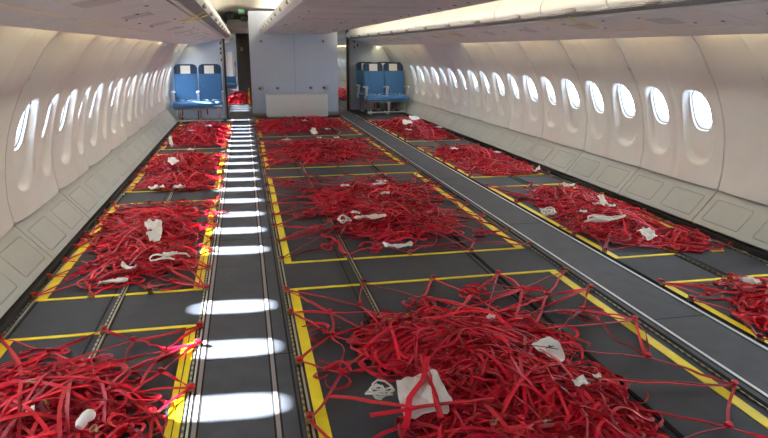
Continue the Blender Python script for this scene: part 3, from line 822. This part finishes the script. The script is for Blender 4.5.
cord('grey white cord bow at the near right of the second left net', (-.40, 3.11, .055), (.060, .035), 2, 8, .0045)

# ------------------------------------------------------------------ seats
def rounded_panel(m, x0, x1, z0, z1, ycurve, th, r=.03, n=6, rows=10):
    """upholstered slab: rows up the height, ycurve(z) front face position, rounded corners at top"""
    rings = []
    zs = [z0 + (z1 - z0) * k / rows for k in range(rows + 1)]
    for z in zs:
        k = max(0, (z - (z1 - r)) / r); ins = r * (1 - math.sqrt(max(0, 1 - k * k)))
        k2 = max(0, ((z0 + r * .5) - z) / (r * .5)); ins2 = r * .35 * k2
        a, b = x0 + ins + ins2, x1 - ins - ins2; y = ycurve(z); t = th * (1 - .5 * k)
        e = .012
        rings.append([(a, y + e, z), (a + e, y, z), ((a + b) / 2, y - .004 + .008, z), (b - e, y, z), (b, y + e, z), (b, y + t - e, z), (b - e, y + t, z), (a + e, y + t, z), (a, y + t - e, z)])
    m.loft(rings)
def make_seats(x0, y0):
    """pair of economy seats, front edge of legs at y0, facing the camera"""
    t = thing('seat_pair', 'x', 'seat', (x0 + .35, y0 + .2, 0), 'blue double seats')
    for k in (0, 1):
        a = x0 + .024 + k * .335; b = a + .320
        m = MB(); rounded_panel(m, a, b, .275, .800, lambda z: y0 + .30 + (z - .28) * .22 - .025 * math.sin((z - .28) / .52 * math.pi), .075, r=.05, rows=14)
        back = m.build('backrest', M['blue'], t)
        m = MB(); rounded_panel(m, a + .008, b - .008, .665, .806, lambda z: y0 + .283 + (z - .28) * .22, .04, r=.045, rows=8)
        # side wings of the headrest
        for q in (a + .008, b - .043): rounded_panel(m, q, q + .035, .675, .775, lambda z: y0 + .262 + (z - .28) * .22, .05, r=.02, rows=6)
        hr = m.build('headrest', M['navy'], back)
        cx = (a + b) / 2 + (.0 if k == 0 else -.01)
        m = MB(); rings = []
        for z, dy in ((.675, -.004), (.70, -.005), (.73, -.005), (.76, -.005), (.785, -.004)):
            y = y0 + .280 + (z - .28) * .22 + dy; rings.append([(cx - .066, y, z), (cx + .066, y, z), (cx + .066, y + .010, z), (cx - .066, y + .010, z)])
        m.loft(rings); m.build('headrest_cover', M['white'], back)
        m = MB(); rings = []
        for j, (yy, z1, z0) in enumerate([(y0 - .005, .255, .235), (y0 + .0, .285, .225), (y0 + .03, .305, .222), (y0 + .12, .308, .222), (y0 + .24, .295, .222), (y0 + .34, .285, .225)]):
            e = .012; rings.append([(a - .008 + e, yy, z0), (b + .008 - e, yy, z0), (b + .010, yy, z0 + e), (b + .010, yy, z1 - e), (b - .004, yy, z1), ((a + b) / 2, yy, z1 - .006), (a + .004, yy, z1), (a - .010, yy, z1 - e), (a - .010, yy, z0 + e)])
        m.loft(rings); m.build('cushion', M['blue'], t)
        # belt halves lying on the cushion
        for s in (-1, 1):
            g = Net(5 + k * 3 + s); p = np.array([((a + b) / 2 + s * .13, y0 + .27, .315), ((a + b) / 2 + s * .09, y0 + .2, .322), ((a + b) / 2 + s * .03, y0 + .13, .320), ((a + b) / 2 + s * .02, y0 + .05, .318)])
            g.ribbon(np.array([p[0] * (1 - u) ** 3 + 3 * p[1] * u * (1 - u) ** 2 + 3 * p[2] * u * u * (1 - u) + p[3] * u ** 3 for u in np.linspace(0, 1, 8)]), .024, np.zeros(8), 1.0, th=.003)
            np_mesh('seat_belt', np.vstack(g.V), np.vstack(g.F), M['arm'], parent=t)
        m = MB(); m.box(a + .10, a + .118, y0 + .04, y0 + .05, .12, .215); m.build('life_vest_strap', M['redstrap'], t)
    for q in (x0, x0 + .335, x0 + .670):
        m = MB()
        m.loft([[(q + dx, yy, z + dz) for dx, dz in ((.002, -.012), (.030, -.012), (.034, 0), (.028, .014), (.006, .014), (0, 0))] for yy, z in ((y0 + .02, .425), (y0 + .03, .432), (y0 + .18, .430), (y0 + .33, .425))])
        ar = m.build('armrest', M['arm'], t)
        m = MB(); m.loft([[(q + dx, y0 + .045 + dy + .10 * (1 - z / .42), z) for dx, dy in ((.004, 0), (.028, 0), (.028, .07), (.004, .07))] for z in (.23, .30, .36, .42)]); m.build('armrest_panel', M['arm'], ar)
    for q in (x0 + .07, x0 + .35, x0 + .61):
        m = MB(); m.box(q, q + .022, y0 + .03, y0 + .055, .01, .225); m.build('leg', M['frame'], t)
        m = MB(); m.box(q, q + .022, y0 + .29, y0 + .315, .01, .225); m.build('leg', M['frame'], t)
        m = MB(); m.box(q - .004, q + .026, y0 + .02, y0 + .33, .006, .026); m.build('foot_rail', M['frame'], t)
    for nm, yy, z in (('front_tube', y0 + .045, .212), ('rear_tube', y0 + .30, .212), ('baggage_bar', y0 + .03, .045)):
        m = MB(); m.tube([(x0 + .02, yy, z), (x0 + .35, yy, z), (x0 + .68, yy, z)], .013, 8); m.build(nm, M['frame'], t)
    m = MB(); m.box(x0 + .335, x0 + .375, y0 + .06, y0 + .16, .06, .18); m.build('seat_box', M['darkmetal'], t, bevel=.006)
    return t
seatL = make_seats(-.985, 9.50); seatL['label'] = 'blue seat pair by the left wall, facing the camera in front of the left partition'
def seat_copy(x, y, label):
    o = copy_tree(seatL); o.location = Vector((x + .35, y + .2, 0)) * S; o['label'] = label; return o
seat_copy(1.868, 10.22, 'blue seat pair by the right wall, front row with both seat fronts in view')
seat_copy(1.845, 10.80, 'blue seat pair on the right almost hidden behind the front right pair')
sb = seat_copy(-.83, 14.5, 'seat pair wrapped in clear plastic seen through the left doorway')
m = MB(); rings = []
for z in [.45, .52, .60, .70, .80, .90, .96]:
    y = 14.5 + .265 + (z - .28) * .22; rr = random.Random(int(z * 100))
    rings.append([(-.50 + rr.uniform(-.01, .01), y, z), (-.40, y - .03 + rr.uniform(-.02, .02), z), (-.30, y + rr.uniform(-.02, .02), z), (-.22, y - .03, z), (-.165 + rr.uniform(-.01, .01), y, z), (-.165, y + .13, z), (-.50, y + .13, z)])
m.loft(rings); m.build('plastic_wrap', M['plastic'], sb)

# ------------------------------------------------------------------ bulkhead, partitions, doorway
b = thing('bulkhead', 'tall pale grey bulkhead in the middle of the cabin end', 'bulkhead', (CX, 10.42, 0))
m = MB(); m.box(.112, CX + .668, 10.38, 10.46, .03, 1.566); m.build('panel', M['bulk'], b, bevel=.008)
m = MB(); m.box(CX - .0012, CX + .0012, 10.3785, 10.381, .25, 1.3); m.build('panel_joint', M['seam'], b)
m = MB(); m.box(.105, CX + .675, 10.36, 10.48, .0, .06); m.build('kick_strip', M['kick'], b, bevel=.006)
for x in (.285, 1.225):
    m = MB(); m.box(x - .017, x + .017, 10.355, 10.385, 1.11, 1.145, 0); m.disc((x, 10.357, 1.128), .009, (0, -1, 0), 10, .012, 1); m.build('upper_bracket', [M['hook'], M['darkmetal']], b, bevel=.003)
for x, r_ in ((.265, .036), (.52, .026), (1.03, .026), (1.255, .042)):
    m = MB(); m.disc((x, 10.385, .430), r_, (0, -1, 0), 16, .022); m.disc((x + .006, 10.365, .430), r_ * .55, (0, -1, 0), 12, .02); m.build('bassinet_fitting', M['frame'], b, bevel=.002)
    m = MB(); m.box(x - r_ * 1.3, x - r_ * .2, 10.362, 10.372, .415, .445); m.build('fitting_clip', M['darkmetal'], b)
p = thing('storage_panel', 'wide white rectangular box standing against the foot of the bulkhead', 'panel', (.79, 10.15, 0))
m = MB(); m.box(.315, 1.243, 10.10, 10.34, .012, .335); m.build('body', M['box'], p, bevel=.01)
m = MB(); m.box(.31, 1.248, 10.092, 10.345, .335, .352); m.build('top_rim', M['box'], p, bevel=.004)
m = MB(); m.box(.34, 1.218, 10.11, 10.33, .0, .02); m.build('base_rail', M['kick'], p)

def partition(side, w_in, y, label, holes):
    t = thing('partition_wall', label, 'partition', (CX + side * 1.35, y, 0))
    pts = [(w_in, .0), (1.70, .0), (1.715, .045), (1.845, .22)] + [tuple(q - np.array([.006, 0])) for q in prof[::8] if q[1] < 1.075] + [(1.50, 1.10), (1.40, 1.13), (1.02, 1.185), (w_in, 1.19)]
    zq = [0, .045, .22] + list(np.linspace(.25, 1.07, 18)) + [1.10, 1.13, 1.185]; zt, wt_ = [p_[1] for p_ in pts[1:-1]], [p_[0] for p_ in pts[1:-1]]
    m = MB(); m.loft([[(CX + side * w_in, y, z), (CX + side * float(np.interp(z, zt, wt_)), y, z), (CX + side * float(np.interp(z, zt, wt_)), y + .03, z), (CX + side * w_in, y + .03, z)] for z in zq]); m.build('panel', M['partn'], t)
    m = MB(); m.box(*sorted((CX + side * w_in, CX + side * (w_in - .030))), y - .03, y + .07, .0, 1.36); pl = m.build('post', M['post'], t, bevel=.004)
    m = MB(); m.box(*sorted((CX + side * (w_in + .004), CX + side * (w_in + .022))), y - .032, y - .004, .0, 1.17); m.build('post_edge', M['postlite'], pl)
    for w, z in holes:
        m = MB(); m.tube([(CX + side * w, y - .012, z - .022), (CX + side * (w + .004), y - .014, z), (CX + side * (w - .002), y - .012, z + .022)], [.008, .014, .008], 8); m.build('fitting', M['darkmetal'], t)
    return t
partition(-1, 1.055, 10.22, 'pale blue partition behind the left seat pair with dark post at the doorway', [(1.085, 1.10), (1.085, 1.02), (1.085, .96), (1.08, .86)])
pr = partition(1, .985, 11.35, 'shaded blue grey partition behind the right seat pair with dark post', [(1.085, 1.135), (1.085, 1.045), (1.14, 1.075)])

g = thing('galley_cabinet', 'dark brown cabinet beyond the left doorway beside the bulkhead', 'cabinet', (.15, 15.6, 0))
m = MB(); m.box(-.125, .60, 15.6, 15.9, .0, 1.36); m.build('body', M['brown'], g, bevel=.006)
m = MB(); m.box(-.10, .02, 15.588, 15.602, .75, 1.30); dd = m.build('door', M['brown'], g, bevel=.004)
m = MB(); m.box(-.03, .02, 15.575, 15.59, .98, 1.06); m.build('latch_plate', M['hook'], dd)
o = thing('strap', 'orange and yellow strap hanging beside the doorway net', 'strap', (.11, 12.6, 0))
m = MB(); m.box(.07, .10, 12.60, 12.61, .0, .32); m.build('webbing', M['orange'], o)
m = MB(); m.box(.072, .098, 12.595, 12.60, .03, .10); m.box(.072, .098, 12.595, 12.60, .17, .24); m.build('buckle', M['yellow'], o)

# ------------------------------------------------------------------ overhead bins
SB = .735
def bin_cells(y_from, y_to):
    y = 3.0
    while y > y_from: y -= SB
    out = []
    while y < y_to - .2:
        out.append((y, min(y + SB, y_to))); y += SB
    return out
FRONT = [(.955, 1.196), (.940, 1.215), (.938, 1.24), (.950, 1.270), (.978, 1.308), (1.03, 1.36), (1.09, 1.425), (1.16, 1.48)]
def smoothp(P, n=5): return [tuple(q) for q in catmull(np.array(P), n)]
FR = smoothp(FRONT)
def side_bins(side):
    nm = 'right' if side > 0 else 'left'
    cells = bin_cells(.6, 10.2 if side < 0 else 11.3); k = 0
    for y0, y1 in cells:
        t = thing('overhead_bin', 'cream rounded overhead bin above the %s windows, %s from the seat end' % (nm, ORD[len(cells) - 1 - k]), 'overhead bin', (CX + side * 1.1, (y0 + y1) / 2, 1.2), 'overhead bins above the %s windows' % nm)
        a, bb = y0 + .0055, y1 - .0055
        m = MB(); inner = [(w + .012, z + .004) for w, z in FR][::-1]; m.extr(FR + inner, a, bb, side); d = m.build('door', M['bin'], t)
        m = MB(); m.extr([(.975, 1.20), (1.03, 1.185), (1.45, 1.110), (1.52, 1.115), (1.50, 1.45), (1.17, 1.475), (1.045, 1.36), (.99, 1.31), (.962, 1.27)], y0, y1, side); m.build('body', M['channel'], t)
        m = MB(); m.extr([(.950, 1.188), (1.000, 1.174), (1.010, 1.186), (.965, 1.204)], y0, y1, side, 0); ch = m.build('channel', M['channel'], t)
        m = MB(); m.extr([(1.000, 1.166), (1.014, 1.163), (1.018, 1.176), (1.004, 1.180)], y0, y1, side); m.build('rail_edge', M['railedge'], ch)
        m = MB(); yc = (y0 + y1) / 2; rr = []
        for yy, s in ((yc - .055, .4), (yc - .04, .9), (yc + .04, .9), (yc + .055, .4)):
            rr.append([(CX + side * (.944 + .012 * s * math.cos(q)), yy, 1.205 + .016 * s * math.sin(q)) for q in [i * math.pi / 4 for i in range(8)]])
        m.loft(rr); m.build('latch', M['kick'], d)
        k += 1
    # service panels under the bins, between rail and cove light
    k = 0
    y = SEAM0 - PITCH * 6; NP = math.ceil(((10.2 if side < 0 else 11.30) - .1 - y) / (PITCH * 2))
    while y < (10.2 if side < 0 else 11.30) - .1:
        y1 = min(y + PITCH * 2, 10.2 if side < 0 else 11.30)
        t = thing('service_panel', 'grey service panel under the %s bins, %s from the seat end' % (nm, ORD[NP - 1 - k]), 'ceiling panel', (CX + side * 1.24, (y + y1) / 2, 1.12), 'service panels under the %s bins' % nm)
        q = [(1.022, 1.162), (1.10, 1.150), (1.20, 1.1285), (1.318, 1.104), (1.335, 1.100), (1.345, 1.0985), (1.44, 1.078), (1.474, 1.070), (1.476, 1.078), (1.34, 1.112), (1.03, 1.176)]
        m = MB(); m.extr(q, y + .0025, y1 - .0025, side); m.build('cover', M['grey'], t)
        m = MB(); m.extr([(1.318, 1.1025), (1.334, 1.0985), (1.336, 1.104), (1.320, 1.108)], y + .06, y1 - .10, side); m.build('light_slot', M['readlite'], t)
        for j in range(3):
            yy = y + .12 + j * .22 + rnd.uniform(-.03, .03); w = rnd.choice([1.10, 1.17, 1.24])
            if yy > y1 - .03: continue
            z = float(np.interp(w, [1.012, 1.10, 1.2, 1.318], [1.164, 1.150, 1.1285, 1.104]))
            m = MB(); m.disc((CX + side * w, yy, z + .003), rnd.uniform(.005, .010), (0, 0, -1), 10, .006); m.build('nozzle', M['channel'], t)
        m = MB(); yy = y + .46; pz = lambda w: float(np.interp(w, [1.012, 1.10, 1.2, 1.318], [1.164, 1.150, 1.1285, 1.104]))
        if yy + .11 < y1: m.loft([[(CX + side * w, yv, pz(w) - .0035 * e) for w in (1.13, 1.16, 1.2, 1.23)] + [(CX + side * w, yv, pz(w) + .002) for w in (1.23, 1.2, 1.16, 1.13)] for yv, e in ((yy - .10, 0), (yy - .07, 1), (yy + .07, 1), (yy + .10, 0))]);
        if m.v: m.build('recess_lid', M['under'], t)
        y += PITCH * 2; k += 1
side_bins(-1); side_bins(1)
CFR = [(.470, 1.242), (.492, 1.256), (.506, 1.285), (.502, 1.318), (.470, 1.356), (.420, 1.41), (.36, 1.465), (.30, 1.50)]
CF = smoothp(CFR)
k = 0
CB = bin_cells(.9, 10.36)
for y0, y1 in CB:
    t = thing('overhead_bin', 'double sided centre overhead bin, %s from the grey bulkhead' % ORD[len(CB) - 1 - k], 'overhead bin', (CX, (y0 + y1) / 2, 1.25), 'overhead bins along the middle')
    m = MB(); m.extr([(-.462, 1.246), (.462, 1.246), (.488, 1.285), (.455, 1.35), (.34, 1.46), (.29, 1.49), (-.29, 1.49), (-.34, 1.46), (-.455, 1.35), (-.488, 1.285)], y0, y1); m.build('body', M['channel'], t)
    for s in (-1, 1):
        m = MB(); m.extr(CF[2:] + [(w - .012, z - .006) for w, z in CF[2:]][::-1], y0 + .005, y1 - .005, s); d = m.build('door', M['bin'], t)
        m = MB(); m.extr([(.455, 1.238), (.472, 1.236), (.496, 1.256), (.486, 1.262)], y0, y1, s); m.build('rail_edge', M['railedge'], t)
        m = MB(); yc = (y0 + y1) / 2; m.extr([(.494, 1.262), (.512, 1.270), (.508, 1.290), (.494, 1.285)], yc - .05, yc + .05, s); m.build('latch', M['kick'], d, bevel=.003)
    # underside: two covers with a joint and small fittings
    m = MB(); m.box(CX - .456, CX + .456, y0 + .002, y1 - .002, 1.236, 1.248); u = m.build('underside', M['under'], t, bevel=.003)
    for j in range(3):
        x = CX + rnd.choice([-.36, -.30, .30, .36, .1]); yy = y0 + .12 + j * .22
        m = MB(); m.disc((x, yy, 1.237), rnd.uniform(.006, .012), (0, 0, -1), 10, .006); m.build('fitting', M['channel'], u)
    k += 1
# yellow tags and ribbons hanging from the rails
def ribbon_thing(label, pts, w=.014, m_='yellow'):
    g = Net(3); P = np.array(pts); tt = np.linspace(0, len(P) - 1, 14); Q = np.c_[[np.interp(tt, np.arange(len(P)), P[:, i]) for i in range(3)]].T
    g.ribbon(Q, w, np.zeros(len(Q)), 1.0, th=.002)
    o = np_mesh('yellow_ribbon', np.vstack(g.V), np.vstack(g.F), M[m_], loc=tuple(P.mean(0))); setp(o, label, 'ribbon', 'yellow ribbons on the overhead bins')
def rr_(x, y, z): return (x, y, z)
ribbon_thing('large yellow ribbon loop hanging from the right bin rail', [(1.722, 3.72, 1.172), (1.78, 3.70, 1.146), (1.93, 3.62, 1.126), (1.93, 3.42, 1.126), (1.78, 3.40, 1.146), (1.722, 3.38, 1.172)])
ribbon_thing('yellow ribbon hanging from the right bin rail halfway to the bulkhead', [(1.722, 6.02, 1.172), (1.78, 6.00, 1.144), (1.90, 5.9, 1.128), (1.90, 5.7, 1.128)], .02)
ribbon_thing('small yellow ribbon hanging from the right bin rail near the seats', [(1.722, 8.4, 1.172), (1.78, 8.38, 1.140), (1.88, 8.1, 1.130)], .03)
ribbon_thing('yellow ribbon hanging from the left bin rail', [(-.166, 3.60, 1.172), (-.22, 3.55, 1.146), (-.29, 3.45, 1.132), (-.22, 3.33, 1.146), (-.166, 3.30, 1.172)], .014)
ribbon_thing('yellow tape strip stuck under the centre bins', [(.50, 8.0, 1.2335), (.78, 7.95, 1.2335)], .03)
ribbon_thing('yellow tape strip at the right lower edge of the centre bins', [(1.20, 6.6, 1.2335), (1.235, 6.2, 1.2335)], .03)
m = MB(); crumple(m, (-.255, 3.62, 1.140), .012, .05, .1, 3, amp=.003, n=6); setp(m.build('paper_tag', M['white'], None, data_loc=(-.25, 3.62, 1.14)), 'small white tag under the left bin rail', 'tag')

# ------------------------------------------------------------------ ceiling over the aisles, ceiling lights
arch = [(1.16, 1.478), (1.12, 1.55), (1.02, 1.61), (.85, 1.635), (.68, 1.62), (.50, 1.60), (.0, 1.60)]
arch = smoothp(arch, 5); m = MB()
full = [(CX + w, z) for w, z in arch] + [(CX - w, z) for w, z in arch[::-1][1:]]
m.loft([[(x, y, z) for x, z in full] for y in (YB, YF)], closed=False, cap=False)
struct(m.build('ceiling', M['ceil'], angle=60))
LIGHTN = 0
for nm, xs in (('left', CX - .30), ('right', CX + .30)):
    for j, (ya, yb) in enumerate(((.9, 3.4), (3.5, 5.8), (5.9, 8.2), (8.3, 10.3))):
        t = thing('ceiling_light', 'warm cove light above the %s side of centre bins, %s from the bulkhead' % (nm, ORD[3 - j]), 'light', (xs, (ya + yb) / 2, 1.5), 'cove lights on top of the centre bins')
        m = MB(); m.box(xs - .02, xs + .02, ya, yb, 1.492, 1.504); m.build('tray', M['kick'], t)
        m = MB(); m.tube([(xs, ya + .03, 1.516), (xs, (ya + yb) / 2, 1.516), (xs, yb - .03, 1.516)], .010, 8); m.build('tube', M['aislelamp'], t)
# warm cove strips above each sidewall panel
for side, nm in ((-1, 'trim_%d' % tn), (1, 'trim_%d' % (tn + 1))):
    m = MB(); y = SEAM0 - PITCH * 12
    k = 0
    while y < YF - .1:
        dark = (abs(y - (SEAM0 + PITCH * 11)) < .2) or (abs(y - (SEAM0 + PITCH * 13)) < .2 and side < 0)
        if 7.4 < y + PITCH < 8.3: dark = True
        if not dark:
            a, b_ = y + .05, y + PITCH * 2 - .07
            m.add([(CX + side * 1.479, a, 1.0765), (CX + side * 1.479, b_, 1.0765), (CX + side * 1.496, b_, 1.079), (CX + side * 1.496, a, 1.079)], [(0, 1, 2, 3)])
        y += PITCH * 2; k += 1
    struct(m.build(nm, M['warm'], smooth=False))

# dark screens and exit sign over the far end of the left aisle
for lab, x, z, y, w, h in (('dark ceiling screen left of the green sign', -.165, 1.545, 11.4, .13, .12), ('dark ceiling screen right below the green sign', .055, 1.49, 11.3, .10, .085)):
    t = thing('ceiling_monitor', lab, 'monitor', (x, y, z), 'dark screens above the doorway')
    m = MB(); m.box(x - w / 2, x + w / 2, y, y + .05, z - h / 2, z + h / 2); bd = m.build('housing', M['darkmetal'], t, bevel=.01)
    m = MB(); m.box(x - w / 2 + .012, x + w / 2 - .012, y - .003, y + .004, z - h / 2 + .012, z + h / 2 - .012); m.build('screen', M['screen'], bd)
    m = MB(); m.tube([(x, y + .025, z + h / 2 - .01), (x, y + .025, 1.632)], .012, 8); m.build('bracket', M['darkmetal'], t)
t = thing('exit_sign', 'small green sign on a cream housing above the doorway', 'sign', (.022, 11.0, 1.58))
m = MB(); m.box(-.03, .075, 11.0, 11.04, 1.545, 1.63); m.build('housing', M['signbody'], t, bevel=.004)
m = MB(); m.box(-.015, .055, 10.994, 11.002, 1.572, 1.605); m.build('sign_face', M['green'], t)
# lower ceiling block past the doorway
m = MB(); m.box(-.235, .60, 12.2, 15.6, 1.36, 1.52); struct(m.build('ceiling_step', M['ceil'], bevel=.03))
# bins go on in the next cabin
for side, nm, y0 in ((1, 'right', 11.45), (-1, 'left', 11.6)):
    for j in range(4):
        a = y0 + j * 1.1; t = thing('overhead_bin', 'cream overhead bin on the %s, %s past the partition' % (nm, ORD[j]), 'overhead bin', (CX + side * 1.1, a + .5, 1.2), 'overhead bins in the next cabin')
        m = MB(); m.extr(FR + [(1.38, 1.45), (1.38, 1.10), (1.0, 1.17)], a, a + 1.09, side); m.build('body', M['bin'], t)

# ------------------------------------------------------------------ daylight, camera
w = bpy.data.worlds.new('World'); bpy.context.scene.world = w; w.use_nodes = True
bg = w.node_tree.nodes['Background']; bg.inputs['Color'].default_value = (0.73, 0.87, 1.0, 1); bg.inputs['Strength'].default_value = 17.0
sun = bpy.data.lights.new('sun', 'SUN'); sun.energy = 78.0; sun.angle = math.radians(1.2); sun.color = (1, .985, .96)
so = bpy.data.objects.new('sun', sun); C.objects.link(so)
d = Vector((.955, -.085, -.654)).normalized(); so.rotation_euler = d.to_track_quat('-Z', 'Y').to_euler()
so.location = (-6, 5, 6)

cam = bpy.data.cameras.new('camera'); co = bpy.data.objects.new('camera', cam); C.objects.link(co)
cam.sensor_width = 36; cam.lens = 654 / 768 * 36; cam.clip_start = .02
pitch = math.atan(169 / 654); yaw = math.atan(142 / math.hypot(654, 169))
fw0 = Vector((math.sin(yaw), math.cos(yaw), 0)); rt = Vector((math.cos(yaw), -math.sin(yaw), 0))
fw = fw0 * math.cos(pitch) - Vector((0, 0, math.sin(pitch))); up = rt.cross(fw)
mw = Matrix((rt, up, -fw)).transposed().to_4x4(); mw.translation = (0, 0, S); co.matrix_world = mw
sc = bpy.context.scene; sc.camera = co
sc.view_settings.view_transform = 'Standard'; sc.view_settings.look = 'None'; sc.view_settings.gamma = 1; sc.view_settings.exposure = 0.42
sc.cycles.max_bounces = 10; sc.cycles.diffuse_bounces = 6; sc.cycles.transparent_max_bounces = 16
